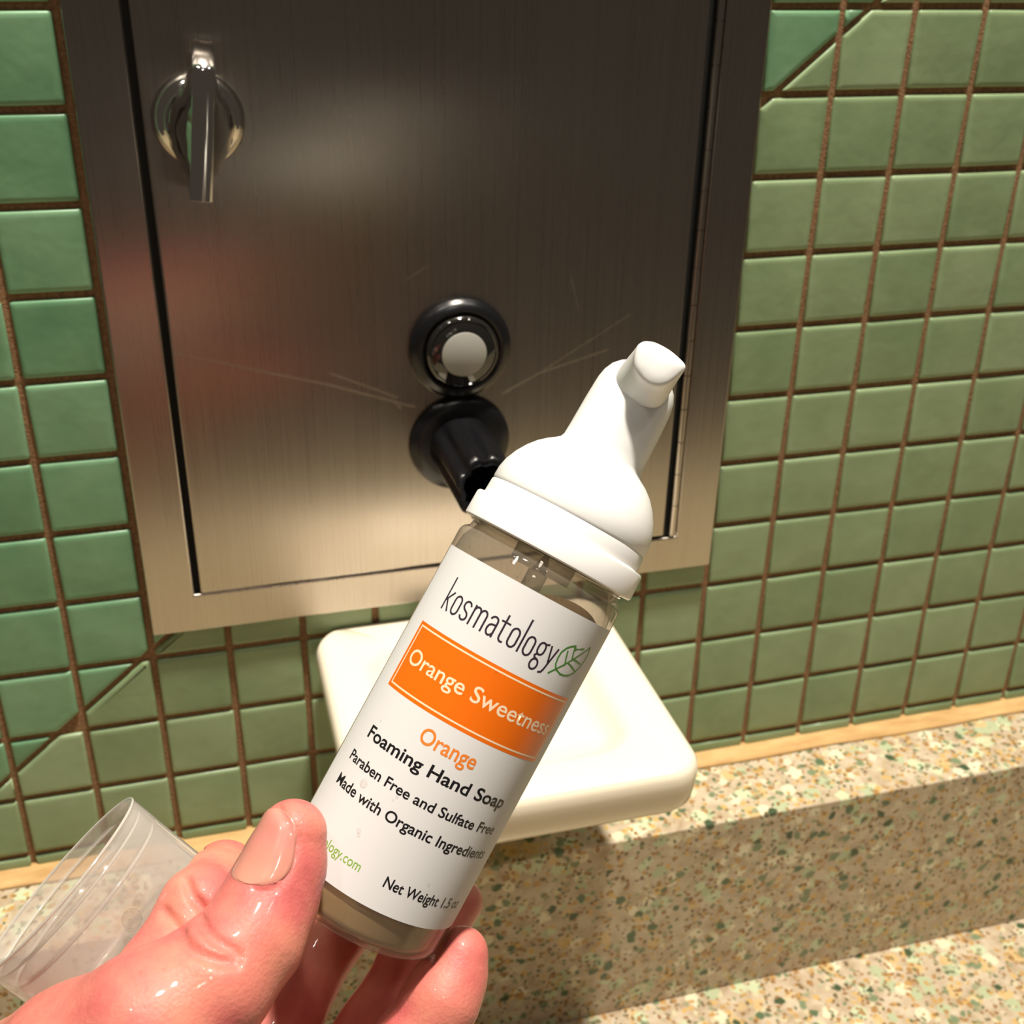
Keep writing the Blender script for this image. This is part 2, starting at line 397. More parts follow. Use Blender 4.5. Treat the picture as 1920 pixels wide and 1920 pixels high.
for nm, ex, m in (('outer_tiles', extraA, TILE_A), ('outer_tiles', extraB, TILE_B)):
    o = link_mesh(nm, ex[0], ex[1], m, wall); o['kind'] = 'stuff'
print('tiles', ntile)

# ------------------------------------------------------------------ stone ledge and worktop, caulk bead
o = box('stone_backsplash', -900, 800, -41, 1.3, -189, -89, STONE, bev=0.8); o['label'] = 'low speckled stone upstand running along the wall under the green tiles'; o['category'] = 'backsplash'
o = box('worktop', -900, 800, -505, 1.3, -229, -189.05, STONE, bev=1.5); o['label'] = 'speckled golden stone worktop at the bottom right corner'; o['category'] = 'countertop'
bm = bmesh.new(); prev = None
for i in range(171):
    x = -900 + i * 10
    w = 8.0 + 0.5 * math.sin(x * .07) + random.uniform(-.25, .25); h = 2.2 + random.uniform(-.15, .15)
    ring = [bm.verts.new((x, 1.3, -89.02)), bm.verts.new((x, 1.3, -89 + h + .9)), bm.verts.new((x, -.6, -89 + h + .5)), bm.verts.new((x, -3.0, -89 + h - .6)), bm.verts.new((x, -w + 1.5, -89 + .75)), bm.verts.new((x, -w, -89.02))]
    if prev:
        for k in range(6): bm.faces.new((prev[k], prev[(k + 1) % 6], ring[(k + 1) % 6], ring[k]))
    prev = ring
bmesh.ops.scale(bm, vec=(MM,) * 3, verts=bm.verts)
o = from_bm('caulk_bead', bm, CAULK); o['label'] = 'tan caulk bead in the joint between green tiles and stone upstand'; o['category'] = 'caulk'

# ------------------------------------------------------------------ stainless cabinet
cab = thing('soap_dispenser_cabinet', 'brushed stainless steel soap dispenser cabinet set into the green tiled wall', 'soap dispenser', (-107.5, 0, 11.6))
def rel(v): return (v[0] + 107.5, v[1], v[2] - 11.6)
def cabmesh(name, V, F, m, smooth=True): return link_mesh(name, [rel(v) for v in V], F, m, cab, smooth)
def cabbox(name, x0, x1, y0, y1, z0, z1, m, bev=0): return box(name, x0, x1, y0, y1, z0, z1, m, cab, bev, origin=(-107.5, 0, 11.6))
ox0, ox1, oz0, oz1 = PANEL
ix0, ix1, iz0, iz1 = -198.9, -16.6, 26.3, 322.0
loops = []
def rect(a, b, c_, d, y): return [(a, y, c_), (b, y, c_), (b, y, d), (a, y, d)]
V = rect(ox0, ox1, oz0, oz1, -0.05) + rect(ox0, ox1, oz0, oz1, -3.2) + rect(ix0, ix1, iz0, iz1, -3.0) + rect(ix0, ix1, iz0, iz1, -0.05)
F = [(k * 4 + i, k * 4 + (i + 1) % 4, ((k + 1) % 4) * 4 + (i + 1) % 4, ((k + 1) % 4) * 4 + i) for k in range(4) for i in range(4)]
fr = cabmesh('frame', V, F, STEEL); bm = bmesh.new(); bm.from_mesh(fr.data); bmesh.ops.recalc_face_normals(bm, faces=bm.faces); bm.to_mesh(fr.data); bm.free(); bevel(fr, 0.7, 3)
cabbox('door_gap_shade', ix0 + .0, ix1 - .0, -0.6, -0.08, iz0, iz1, GAP_SHADE)  # thin black plate behind the door, stands in for shade in the slots
# door: slightly tilted so that the left slot is wide and the bottom slot thin
V = [(x, y, z) for y in (-0.8, -3.6) for x, z in ((-196.6, 26.75), (-22.2, 27.7), (-22.2, 320.5), (-196.6, 320.5))]
F = [(0, 3, 2, 1), (4, 5, 6, 7)] + [(i, (i + 1) % 4, 4 + (i + 1) % 4, 4 + i) for i in range(4)]
dr = cabmesh('door', V, F, STEEL_DOOR); bm = bmesh.new(); bm.from_mesh(dr.data); bmesh.ops.recalc_face_normals(bm, faces=bm.faces); bm.to_mesh(dr.data); bm.free(); bevel(dr, 0.8, 3)
# piano hinge
bm = bmesh.new()
z = 27.4
while z < 320:
    h = 13.2
    mt = Matrix.Translation((-18.5 + 107.5, -3.0, z + h / 2 - 11.6))
    bmesh.ops.create_cone(bm, cap_ends=True, segments=16, radius1=1.25, radius2=1.25, depth=h - .35, matrix=mt)
    bmesh.ops.create_cone(bm, cap_ends=True, segments=10, radius1=.75, radius2=.75, depth=1, matrix=Matrix.Translation((-18.5 + 107.5, -3.0, z + h - 11.6)))
    z += h
bmesh.ops.scale(bm, vec=(MM,) * 3, verts=bm.verts)
hg = sharp(from_bm('piano_hinge', bm, STEEL, cab), 40)
V = [(-196, -3.0, 25.9), (-40, -3.0, 27.0), (-30, -3.0, 27.1), (-19.5, -3.0, 27.4)]
# latch
L0 = (-181.0, -3.4, 186.0)
def cab_lathe(name, prof, m, at, parent=cab, seg=96):
    o = lathe(name, prof, m, parent, seg, facing(at[0] + 107.5, at[1], at[2] - 11.6)); return o
latch = cab_lathe('latch_knob', [(0, 0), (13.2, 0), (13.3, .6), (12.6, 2.0), (11.2, 3.4), (9.6, 4.4), (9.3, 4.9), (9.2, 4.4), (8.8, 4.5), (8.4, 5.6), (7.2, 6.4), (0, 6.8)], CHROME, L0)
# thumb turn: blade with flared flanks
def latch_turn():
    secs = []   # along z (height along blade), each a cross-section in (x,y)
    V = []; F = []
    hs = [(-18.6, 3.1, -16.5), (-17.6, 3.1, -20.6), (-12, 3.15, -20.8), (-6, 3.2, -20.9), (0, 3.2, -20.9), (6, 3.15, -20.8), (12, 3.1, -20.6), (17.4, 3.1, -20.4), (19.2, 3.1, -18.8), (22.9, 2.9, -7.0)]
    n = 13
    for h, w, yf in hs:
        k = max(0.0, 1 - (h / 12.5) ** 2) ** 0.5 if abs(h) < 12.5 else 0
        base = w + (9.2 - w) * k; yb = -3.5 if abs(h) < 16 else -5.5
        if h > 20: yb = -4.0
        ys = [yb, yb + (yf - yb) * .25, yb + (yf - yb) * .5, yb + (yf - yb) * .72, yf + 0.7, yf]
        ws = [base, w + (base - w) * .85, w + (base - w) * .6, w + (base - w) * .3, w, w - .8]
        ring = [(-a, b) for a, b in zip(ws, ys)] + [(0, yf - .45)] + [(a, b) for a, b in list(zip(ws, ys))[::-1]]
        V += [(x, y, h) for x, y in ring]
    for s in range(len(hs) - 1):
        for i in range(n):
            j = (i + 1) % n; F.append((s * n + i, s * n + j, (s + 1) * n + j, (s + 1) * n + i))
    F.append(tuple(range(n))); F.append(tuple((len(hs) - 1) * n + i for i in reversed(range(n))))
    return V, F
V, F = latch_turn(); a = math.radians(7)
V = [(x * math.cos(a) + z * math.sin(a) - 180.8, y - 3.4, -x * math.sin(a) + z * math.cos(a) + 184.3) for x, y, z in V]
tt = link_mesh('thumb_turn', [rel(v) for v in V], F, CHROME, latch)
bm = bmesh.new(); bm.from_mesh(tt.data); bmesh.ops.recalc_face_normals(bm, faces=bm.faces); bm.to_mesh(tt.data); bm.free(); sharp(tt, 50); bevel(tt, .8, 3, 40)
# push button
B0 = (-103.3, -3.5, 110.6)
ring = cab_lathe('push_button', [(0, 0), (17.4, 0), (17.7, 1.0), (17.3, 2.6), (15.8, 4.4), (14.2, 5.0), (13.2, 4.6), (12.7, 3.6), (12.5, 3.0), (0, 2.9)], BLACK, B0)
cab_lathe('lens', [(12.4, 3.0), (12.5, 5.2), (12.2, 6.0), (11.4, 6.6), (11.0, 6.3), (10.4, 6.6), (8.2, 7.3), (7.7, 7.4), (0, 7.5)], LENS, B0, ring)
cab_lathe('button_face', [(0, 7.45), (7.6, 7.45), (7.6, 7.75), (7.2, 8.0), (0, 8.15)], GREYDISC, B0, ring)
# spout with flange
S0 = (-103.4, -3.5, 75.8)
spout = cab_lathe('spout', [(0, 0), (17.8, 0), (18.0, .8), (17.4, 2.2), (16.0, 3.6), (14.4, 4.2), (12.6, 4.4), (0, 4.4)], BLACK, S0)
bm = bmesh.new(); rings = []; n = 72
for k, h in enumerate([3.5, 6, 12, 20, 28, 34, 38, 40.5, 41.2, 41.2, 38, 20]):
    rr = 11.4 - h * .025
    if k == 8: rr -= .8
    if k >= 9: rr -= 2.2
    row = []
    for i in range(n):
        t = 2 * PI * i / n
        fl = 1.7 * max(0, math.cos(t * 8)) ** .7 * min(1, max(0, (h - 4) / 8)) if k < 8 else 0.8 * max(0, math.cos(t * 8))
        q = rr - fl
        hh = h + (4.5 * -math.sin(t) if 6 <= k <= 9 else 0)     # mouth cut on the slant, upper lip shorter
        row.append(bm.verts.new(rel((S0[0] + q * math.cos(t), S0[1] - hh, S0[2] + q * math.sin(t)))))
    rings.append(row)
for a_, b_ in zip(rings[:-1], rings[1:]):
    for i in range(n): bm.faces.new((a_[i], a_[(i + 1) % n], b_[(i + 1) % n], b_[i]))
bm.faces.new(rings[-1]); bm.faces.new(rings[0][::-1])
bmesh.ops.scale(bm, vec=(MM,) * 3, verts=bm.verts)
sharp(from_bm('nozzle_tube', bm, BLACK, spout), 50)

# ------------------------------------------------------------------ white soap dish
def rrect(x0, x1, y0, y1, r, n=8):
    out = []
    for cx, cy, a0 in ((x1 - r, y0 + r, -90), (x1 - r, y1 - r, 0), (x0 + r, y1 - r, 90), (x0 + r, y0 + r, 180)):
        for k in range(n + 1):
            t = math.radians(a0 + 90 * k / n); out.append((cx + r * math.cos(t), cy + r * math.sin(t)))
    return out
dx0, dx1, dy0, dy1 = -159.0, -46.8, -108.5, -0.1
loops = []
def dl(ins, z, r, basin=False):
    if basin:
        q = rrect(-143.5 + ins, -63.5 - ins, -92.5 + ins, -14 - ins, max(r - ins, 1.5))
    else:
        q = rrect(dx0 + ins, dx1 - ins, dy0 + ins, dy1 - min(ins, .5), r)
    loops.append([(x, y, z) for x, y in q])
dl(9, -16.5, 6); dl(3.2, -15.2, 9); dl(1.2, -12.5, 10.5); dl(.5, -8, 11); dl(0, -3, 11.5); dl(.3, .2, 11.2); dl(1.4, 2.0, 10.3); dl(3.0, 2.8, 9); dl(5.5, 3.0, 7)
dl(-1.5, 2.9, 15, True); dl(1.0, 2.3, 15, True); dl(3.4, .2, 15, True); dl(6.0, -2.4, 15, True); dl(9.5, -3.8, 15, True); dl(16, -4.4, 15, True)
V = [v for l in loops for v in l]; n = len(loops[0]); F = []
for k in range(len(loops) - 1):
    F += [(k * n + i, k * n + (i + 1) % n, (k + 1) * n + (i + 1) % n, (k + 1) * n + i) for i in range(n)]
F.append(tuple(range(n))[::-1]); F.append(tuple((len(loops) - 1) * n + i for i in range(n)))
o = link_mesh('soap_dish', [(x + 103, y, z) for x, y, z in V], F, CERAMIC); o.location = (-103 * MM, 0, 0)
o['label'] = 'white ceramic soap dish with shallow basin fixed to the tiles below the steel cabinet'; o['category'] = 'soap dish'
sharp(o, 60)

# ------------------------------------------------------------------ the bottle (local frame: +Z towards the pump, -Y towards the viewer)
A0 = Vector((-128.97319, -176.57204, 122.67344)); LX = Vector((0.78487, -0.48356, -0.38749)); LY = Vector((0.25971, 0.82446, -0.50281)); LZ = Vector((0.56261, 0.29401, 0.77268))
A0 = A0 + LX * 0.5
BM4 = Matrix(((LX.x, LY.x, LZ.x, A0.x * MM), (LX.y, LY.y, LZ.y, A0.y * MM), (LX.z, LY.z, LZ.z, A0.z * MM), (0, 0, 0, 1)))
bot = thing('soap_bottle', 'small clear travel bottle of foaming hand soap with white pump and orange label', 'bottle')
bot.matrix_world = BM4
R0 = 18.05
def arcpts(cr, cz, r, a0, a1, n=6): return [(cr + r * math.cos(math.radians(a0 + (a1 - a0) * k / n)), cz + r * math.sin(math.radians(a0 + (a1 - a0) * k / n))) for k in range(n + 1)]
VB = -74.0
outer = [(0, VB + 1.2), (10, VB + .9), (13.5, VB + .2)] + arcpts(R0 - 2.6, VB + 2.6, 2.6, -90, 0) + [(R0, -40), (R0, -1)] + arcpts(R0 - 2.0, 2.0, 2.0, 0, 70) + [(16.6, 4.2), (16.4, 5.0), (16.9, 5.2), (16.4, 5.6), (16.4, 9)]
inner = [(15.4, 9), (15.4, 4.5), (R0 - 1.2, 1.5), (R0 - .9, -1), (R0 - .9, -40), (R0 - .9, VB + 3)] + arcpts(R0 - 3.1, VB + 3.0, 2.2, 0, -90)[1:] + [(10, VB + 1.8), (0, VB + 2.1)]
lathe('body', outer + inner, PET, bot, 128)
# liquid: cylinder cut by the level plane (world-horizontal)
upl = Vector((LX.z, LY.z, LZ.z))
bm = bmesh.new(); rings = []
rl = R0 - 0.94; prof = [(0, VB + 2.15), (10, VB + 1.85)] + arcpts(R0 - 3.14, VB + 3.05, 2.2, -90, 0) + [(rl, -50), (rl, -30), (rl, -10), (rl, 2)]
seg = 96
for r, h in prof:
    rings.append([bm.verts.new((0, 0, h))] if r == 0 else [bm.verts.new((r * math.cos(2 * PI * i / seg), r * math.sin(2 * PI * i / seg), h)) for i in range(seg)])
for a_, b_ in zip(rings[:-1], rings[1:]):
    for i in range(seg):
        j = (i + 1) % seg
        bm.faces.new((a_[0], b_[i], b_[j]) if len(a_) == 1 else (a_[i], a_[j], b_[j], b_[i]))
bm.faces.new(rings[-1])
pl_co = Vector((0, 0, -14)); 
res = bmesh.ops.bisect_plane(bm, geom=bm.verts[:] + bm.edges[:] + bm.faces[:], plane_co=pl_co, plane_no=upl, clear_outer=True)
ed = [e for e in res['geom_cut'] if isinstance(e, bmesh.types.BMEdge)]
bmesh.ops.contextual_create(bm, geom=ed)
bmesh.ops.scale(bm, vec=(MM,) * 3, verts=bm.verts)
sharp(from_bm('liquid_soap', bm, LIQ, bot), 40)
# pump dip tube
lathe('dip_tube', [(1.6, -60), (2.1, -60), (2.1, 2), (6.5, 2), (6.5, 8), (0, 8), (1.6, 2)], thin_clear('cloudy_dip_tube', (.9, .9, .88), .25, (.85, .83, .8)), bot, 32)
# pump
RC = 18.65
lathe('pump_collar', [(16.6, 5.7), (RC - .3, 5.7), (RC, 6.0), (RC - .1, 10.7), (RC - .4, 11.1), (17.6, 11.15), (17.25, 11.4), (17.15, 14.2), (16.9, 14.6), (14, 14.7), (14, 5.9)], WHITE, bot, 128, close=True)
head = [(15.5, 13.6), (16.9, 14.2), (17.1, 15.2), (17.05, 17), (16.6, 19), (15.6, 21.3), (14.3, 23.4), (12.8, 25.2), (11.2, 26.6), (9.9, 27.5), (9.1, 28.2), (8.75, 29.0), (8.65, 31), (8.45, 38), (8.2, 42.5), (7.8, 44.4), (7.0, 46.1), (5.8, 47.4), (4.2, 48.4), (2.2, 48.9), (0, 49.0)]
ph = lathe('pump_head', head, WHITE, bot, 96)
sharp(ph, 60)
NO = [(-3.58, 46.61), (-2.62, 44.82), (-1.27, 43.81), (0.23, 43.13), (1.68, 42.98), (3.15, 43.43), (4.33, 44.42), (5.06, 45.61), (5.64, 47.08), (6.05, 48.45), (6.02, 49.36), (5.51, 49.89), (4.5, 50.27), (3.05, 50.64), (1.56, 50.88), (-0.07, 50.93), (-1.6, 50.8), (-2.93, 50.31), (-3.64, 49.7), (-4.01, 48.69)]      # outline of the mouth lip, (x, z) mm in the bottle frame
cxn = sum(a for a, b in NO) / len(NO); czn = sum(b for a, b in NO) / len(NO)
bm = bmesh.new(); rows = []
def resample(pts, n):
    pts = [Vector(p_) for p_ in pts]; m = len(pts); out = []
    for i in range(n):
        t = i / n * m; k = int(t); f_ = t - k
        p0, p1, p2, p3 = pts[(k - 1) % m], pts[k % m], pts[(k + 1) % m], pts[(k + 2) % m]
        out.append(0.5 * ((2 * p1) + (p2 - p0) * f_ + (2 * p0 - 5 * p1 + 4 * p2 - p3) * f_ * f_ + (3 * p1 - p0 - 3 * p2 + p3) * f_ ** 3))
    return out
lip = resample(NO, 56)
bx, bz, brad = 0.3, 43.6, 5.6
for y, t, k in ((-3.5, 0.0, 1), (-6.5, .25, 1), (-9, .5, 1), (-11.5, .78, 1), (-13.3, .96, 1), (-14, 1.0, .985), (-14.45, 1.0, .93), (-14.8, 1.0, .80), (-15.1, 1.0, .5)):
    row = []
    for q in lip:
        ang = math.atan2(q.y - czn, q.x - cxn)
        base = Vector((bx + brad * math.cos(ang), bz + brad * math.sin(ang)))
        e = Vector((cxn + (q.x - cxn) * k, czn + (q.y - czn) * k))
        s_ = t * t * (3 - 2 * t)
        w_ = base.lerp(e, s_); row.append(bm.verts.new((w_.x, y, w_.y)))
    rows.append(row)
nn = len(lip)
for a_, b_ in zip(rows[:-1], rows[1:]):
    for i in range(nn): bm.faces.new((a_[i], a_[(i + 1) % nn], b_[(i + 1) % nn], b_[i]))
cv = bm.verts.new((cxn, -15.2, czn))
for i in range(nn): bm.faces.new((rows[-1][i], rows[-1][(i + 1) % nn], cv))
bm.faces.new(rows[0][::-1])
bmesh.ops.scale(bm, vec=(MM,) * 3, verts=bm.verts)
sharp(from_bm('nozzle', bm, WHITE, bot), 70)

# label and print, all bent round the bottle: (arc, height) in mm
def bend(a, z, r): t = a / r; return (r * math.sin(t) * MM, -r * math.cos(t) * MM, z * MM)
def curved_grid(name, a0, a1, z0, z1, r, m, parent, step=0.6, th=0):
    n = max(2, int((a1 - a0) / step)); V = []; F = []
    for i in range(n + 1):
        a = a0 + (a1 - a0) * i / n
        V += [bend(a * r / R0, z0, r), bend(a * r / R0, z1, r)]
    F = [(2 * i, 2 * i + 2, 2 * i + 3, 2 * i + 1) for i in range(n)]
    if th:                         # paper edge all round, kept as separate faces so that the front shades flat
        def wall_(p_, q_):
            b = len(V)
            for a, z in (p_, q_): V.extend([bend(a, z, r), bend(a, z, r - th)])
            F.append((b, b + 2, b + 3, b + 1))
        for i in range(n):
            a, c_ = a0 + (a1 - a0) * i / n, a0 + (a1 - a0) * (i + 1) / n
            wall_((a, z0), (c_, z0)); wall_((c_, z1), (a, z1))
        wall_((a0, z0), (a0, z1)); wall_((a1, z1), (a1, z0))
    return link_mesh(name, V, F, m, parent, scale=1)
def bend_mesh(me, r):
    for v in me.vertices: v.co = bend(v.co.x * r / R0, v.co.y, r)
def slice_bm(bm, x0, x1, step=0.5):
    x = x0 + step
    while x < x1:
        bmesh.ops.bisect_plane(bm, geom=bm.verts[:] + bm.edges[:] + bm.faces[:], plane_co=(x, 0, 0), plane_no=(1, 0, 0)); x += step
lab = curved_grid('label', -24.2, 27.0, -66.3, -1.25, R0 + .06, LABEL, bot, th=.05)
def text(name, body, x0, x1, base, cap, m, bold=0.0, layer=.085, parent=None):
    cu = bpy.data.curves.new('t', 'FONT'); cu.body = body; cu.size = 1; cu.offset = bold; cu.resolution_u = 5
    o = bpy.data.objects.new('t', cu); COL.objects.link(o)
    bpy.context.view_layer.update()
    me = bpy.data.meshes.new_from_object(o.evaluated_get(bpy.context.evaluated_depsgraph_get()))
    bpy.data.objects.remove(o); bpy.data.curves.remove(cu)
    xs = [v.co.x for v in me.vertices]; mn, mx = min(xs), max(xs)
    sx = (x1 - x0) / (mx - mn); sy = cap / (0.69 + bold * 2)
    for v in me.vertices: v.co = ((v.co.x - mn) * sx + x0, (v.co.y + bold) * sy + base, 0)
    bm = bmesh.new(); bm.from_mesh(me); slice_bm(bm, x0, x1, .6); bm.to_mesh(me); bm.free()
    bend_mesh(me, R0 + layer)
    me.materials.append(m); o = bpy.data.objects.new(name, me); COL.objects.link(o); o.parent = parent or lab
    me.polygons.foreach_set('use_smooth', [True] * len(me.polygons))
    return o
def ribbon(V, F, pts, w, closed=False):
    pts = [Vector(p_) for p_ in pts]; n = len(pts); b = len(V)
    for i in range(n):
        a = pts[(i - 1) % n] if closed or i > 0 else pts[i]; c_ = pts[(i + 1) % n] if closed or i < n - 1 else pts[i]
        t1 = (pts[i] - a); t2 = (c_ - pts[i])
        t1 = t1.normalized() if t1.length > 1e-6 else t2.normalized(); t2 = t2.normalized() if t2.length > 1e-6 else t1
        nn = Vector((-(t1.y + t2.y), t1.x + t2.x)); nn.normalize()
        k = 1 / max(.6, nn.dot(Vector((-t1.y, t1.x))))
        p_ = pts[i]
        if not closed and i == 0: p_ = p_ - t2 * w / 2
        if not closed and i == n - 1: p_ = p_ + t1 * w / 2
        V += [tuple(p_ - nn * w / 2 * k), tuple(p_ + nn * w / 2 * k)]
    for i in range(n if closed else n - 1):
        j = (i + 1) % n; F.append((b + 2 * i, b + 2 * j, b + 2 * j + 1, b + 2 * i + 1))
def strokes(name, polys, w, m, layer=.085, parent=None):
    V = []; F = []
    for pts, closed in polys: ribbon(V, F, pts, w, closed)
    r = R0 + layer
    return link_mesh(name, [bend(x * r / R0, y, r) for x, y in V], F, m, parent or lab, scale=1)
def arc(cx, cy, rx, ry, a0, a1, n=10): return [(cx + rx * math.cos(math.radians(a0 + (a1 - a0) * k / n)), cy + ry * math.sin(math.radians(a0 + (a1 - a0) * k / n))) for k in range(n + 1)]
# logotype letters in a box: x-height 1, ascender 1.72, width w ; tall narrow monoline
def stadium(x, y0, y1, w): r = w / 2; e = r * 1.25; return arc(x + r, y1 - e, r, e, 0, 180) + arc(x + r, y0 + e, r, e, 180, 360)
def glyph(ch):
    w = .42
    if ch == 'k': return [([(0, 0), (0, 1.72)], 0), ([(.40, 1.0), (.02, .48)], 0), ([(.10, .60), (.42, 0)], 0)], .42
    if ch == 'o': return [(stadium(0, 0, 1, .44), 1)], .44
    if ch == 's': return [(arc(.20, .78, .20, .22, 20, 180) + [(0, .68), (.08, .56), (.32, .42)] + arc(.20, .22, .20, .22, 30, -160), 0)], .40
    if ch == 'm': return [([(0, 0), (0, 1)], 0), (arc(.20, .76, .19, .24, 165, 0) + [(.39, 0)], 0), (arc(.59, .76, .19, .24, 165, 0) + [(.78, 0)], 0)], .78
    if ch == 'a': return [(arc(.21, .78, .20, .22, 160, 0) + [(.41, 0)], 0), ([(.41, .60), (.22, .58)] + arc(.21, .29, .20, .29, 90, 330), 0)], .41
    if ch == 't': return [([(.12, 1.36), (.12, .25)] + arc(.30, .22, .18, .22, 180, 290), 0), ([(-.06, 1.0), (.36, 1.0)], 0)], .36
    if ch == 'l': return [([(0, 0), (0, 1.72)], 0)], .0
    if ch == 'g': return [(stadium(0.02, .34, 1.0, .40), 1), ([(.36, .96), (.52, 1.02)], 0), ([(.12, .36), (.02, .24), (.06, .14), (.24, .08)], 0), (arc(.20, -.20, .22, .28, 0, 360, 20)[:-1], 1)], .46
    if ch == 'y': return [([(0, 1.0), (.23, .10)], 0), ([(.44, 1.0), (.17, -.22), (.10, -.40), (-.04, -.46)], 0)], .44
polys = []; xh = 3.62; gx = 3.55; x = -14.35
adv = []
word = 'kosmatology'; tot = sum(glyph(c_)[1] for c_ in word) * gx; gap = (10.7 - x - tot) / (len(word) - 1)
for ch in word:
    gl, w = glyph(ch)
    for pts, cl in gl: polys.append(([(x + a * gx, -12.45 + b * xh) for a, b in pts], bool(cl)))
    x += w * gx + gap
strokes('brand_lettering', polys, .38, INK_P)
LEAF = [[(11.19, -13.4), (12.28, -12.25), (13.62, -10.93), (15.33, -9.11), (16.82, -7.58), (18.61, -5.9)], [(12.28, -12.25), (11.68, -11.31), (11.48, -10.12), (11.59, -8.91), (12.23, -7.86), (13.04, -7.2), (14.09, -6.73), (14.54, -7.37)], [(14.54, -7.37), (16.37, -6.71), (18.61, -5.9)], [(18.61, -5.9), (19.1, -7.32), (19.01, -8.85), (18.45, -10.37), (17.56, -11.53), (16.38, -12.29), (15.17, -12.68), (13.95, -12.74), (12.28, -12.25)], [(13.84, -10.75), (13.32, -9.55), (12.9, -8.31)], [(15.0, -9.32), (14.56, -8.39), (14.18, -7.23)], [(14.56, -10.24), (15.89, -10.56), (17.44, -11.13)], [(15.46, -9.18), (16.51, -9.25), (18.02, -9.49)]]
strokes('leaf_emblem', [(pp, False) for pp in LEAF], .36, INK_G)
orange = curved_grid('orange_panel', -17.75, 21.0, -30.25, -16.5, R0 + .075, INK_O, lab)
o0, o1, o2, o3 = -16.9, 20.2, -29.4, -17.3
fr_ = []
def seg_(p_, q_, n): return [(p_[0] + (q_[0] - p_[0]) * i / n, p_[1] + (q_[1] - p_[1]) * i / n) for i in range(n)]
fr_ = seg_((o0, o2), (o1, o2), 60) + seg_((o1, o2), (o1, o3), 4) + seg_((o1, o3), (o0, o3), 60) + seg_((o0, o3), (o0, o2), 4)
strokes('panel_border', [(fr_, True)], .33, INK_W, .09, orange)
text('panel_lettering', 'Orange Sweetness', -15.6, 19.2, -24.6, 3.15, INK_W, .009, .09, orange)
text('scent_lettering', 'Orange', -4.85, 6.85, -35.7, 3.15, INK_T, .014)
text('product_lettering', 'Foaming Hand Soap', -15.5, 17.6, -40.5, 2.55, INK_K, .018)
text('claim_lettering', 'Paraben Free and Sulfate Free', -17.25, 19.4, -45.95, 2.05, INK_K, .016)
text('claim_lettering', 'Made with Organic Ingredients', -17.3, 20.8, -51.1, 2.15, INK_K, .016)
text('web_lettering', 'kosmatology.com', -18.6, -2.85, -61.65, 1.95, INK_LG, .004)
text('weight_lettering', 'Net Weight 1.5 oz', 2.2, 21.2, -61.75, 2.1, INK_K, .016)

# ------------------------------------------------------------------ the hand: one continuous surface polygonised from a blended distance field
CH = [(1.0, [(-181.06, -205.19, 93.89, 6.1), (-183.37, -208.15, 89.33, 7.3), (-186.53, -211.83, 85.16, 8.3), (-190.27, -216.91, 82.42, 8.9), (-197.22, -222.14, 79.87, 10.2), (-207.42, -225.79, 76.34, 12.6), (-219.39, -224.31, 66.16, 15.5), (-234.68, -219.22, 47.84, 19)]), (1.2, [(-194.6, -181.05, 64.03, 7.1), (-196.44, -189.61, 68.9, 7.3), (-198.77, -199.87, 74.72, 7.5), (-205.89, -210.73, 68.14, 9.9), (-212.76, -216.79, 61.9, 13), (-226.55, -214.99, 44.81, 18)]), (1.2, [(-150.85, -167.78, 48.91, 5.6), (-162.9, -171.24, 40.38, 6.8), (-174.82, -179.02, 36.97, 7.2), (-185.45, -190.95, 30.88, 8), (-197.28, -204.25, 25.97, 10), (-212.21, -212.85, 23.78, 15)]), (1.2, [(-145.21, -181.41, 43.99, 5.4), (-150.71, -184.12, 40.37, 6.3), (-157.76, -188.95, 36.33, 7), (-167.15, -197.98, 29.76, 7.8), (-179.73, -209.47, 23.45, 9.5), (-202.5, -215.88, 21.15, 15)]), (1.2, [(-150.61, -207.53, 57.88, 5.2), (-152.75, -209.73, 54.82, 6.3), (-155.86, -212.51, 52.33, 7.3), (-163.25, -216.97, 44.43, 8), (-173.52, -221.62, 34.65, 9.5), (-199.94, -220.34, 18.57, 15)]), (8.0, [(-226.59, -218.15, 43.27, 20), (-212.32, -216.73, 23.04, 20), (-203.28, -219.13, 14.67, 18)]), (8.0, [(-224.16, -216.19, 22.07, 24), (-243.18, -223.62, -10.63, 26), (-255.98, -229.81, -37.7, 27)])]
CAPC = Vector((-225.32, -182.4, 71.25)); CAPD = Vector((0.6617, -0.3143, -0.6807)).normalized(); CAPR = 20.1; CAPL = 21.0
allp = np.array([j[:3] for _, c_ in CH for j in c_]); allr = np.array([j[3] for _, c_ in CH for j in c_])
lo = (allp - allr[:, None]).min(0) - 4; hi = (allp + allr[:, None]).max(0) + 4
H = 0.52
dims = np.ceil((hi - lo) / H).astype(int) + 1
FAR = 30.0
field = np.full(dims, FAR, np.float32)
def smin(a, b, k):
    h = np.clip(0.5 + 0.5 * (b - a) / k, 0, 1); return b * (1 - h) + a * h - k * h * (1 - h)
def capsule(p, a, b, ra, rb):
    ab = b - a; t = np.clip(((p - a) @ ab) / (ab @ ab), 0, 1)
    return np.linalg.norm(p - a - t[..., None] * ab, axis=-1) - (ra + (rb - ra) * t)
def blockpts(l, h):
    ax = [lo[i] + H * np.arange(l[i], h[i]) for i in range(3)]
    return np.stack(np.meshgrid(*ax, indexing='ij'), -1).astype(np.float32)
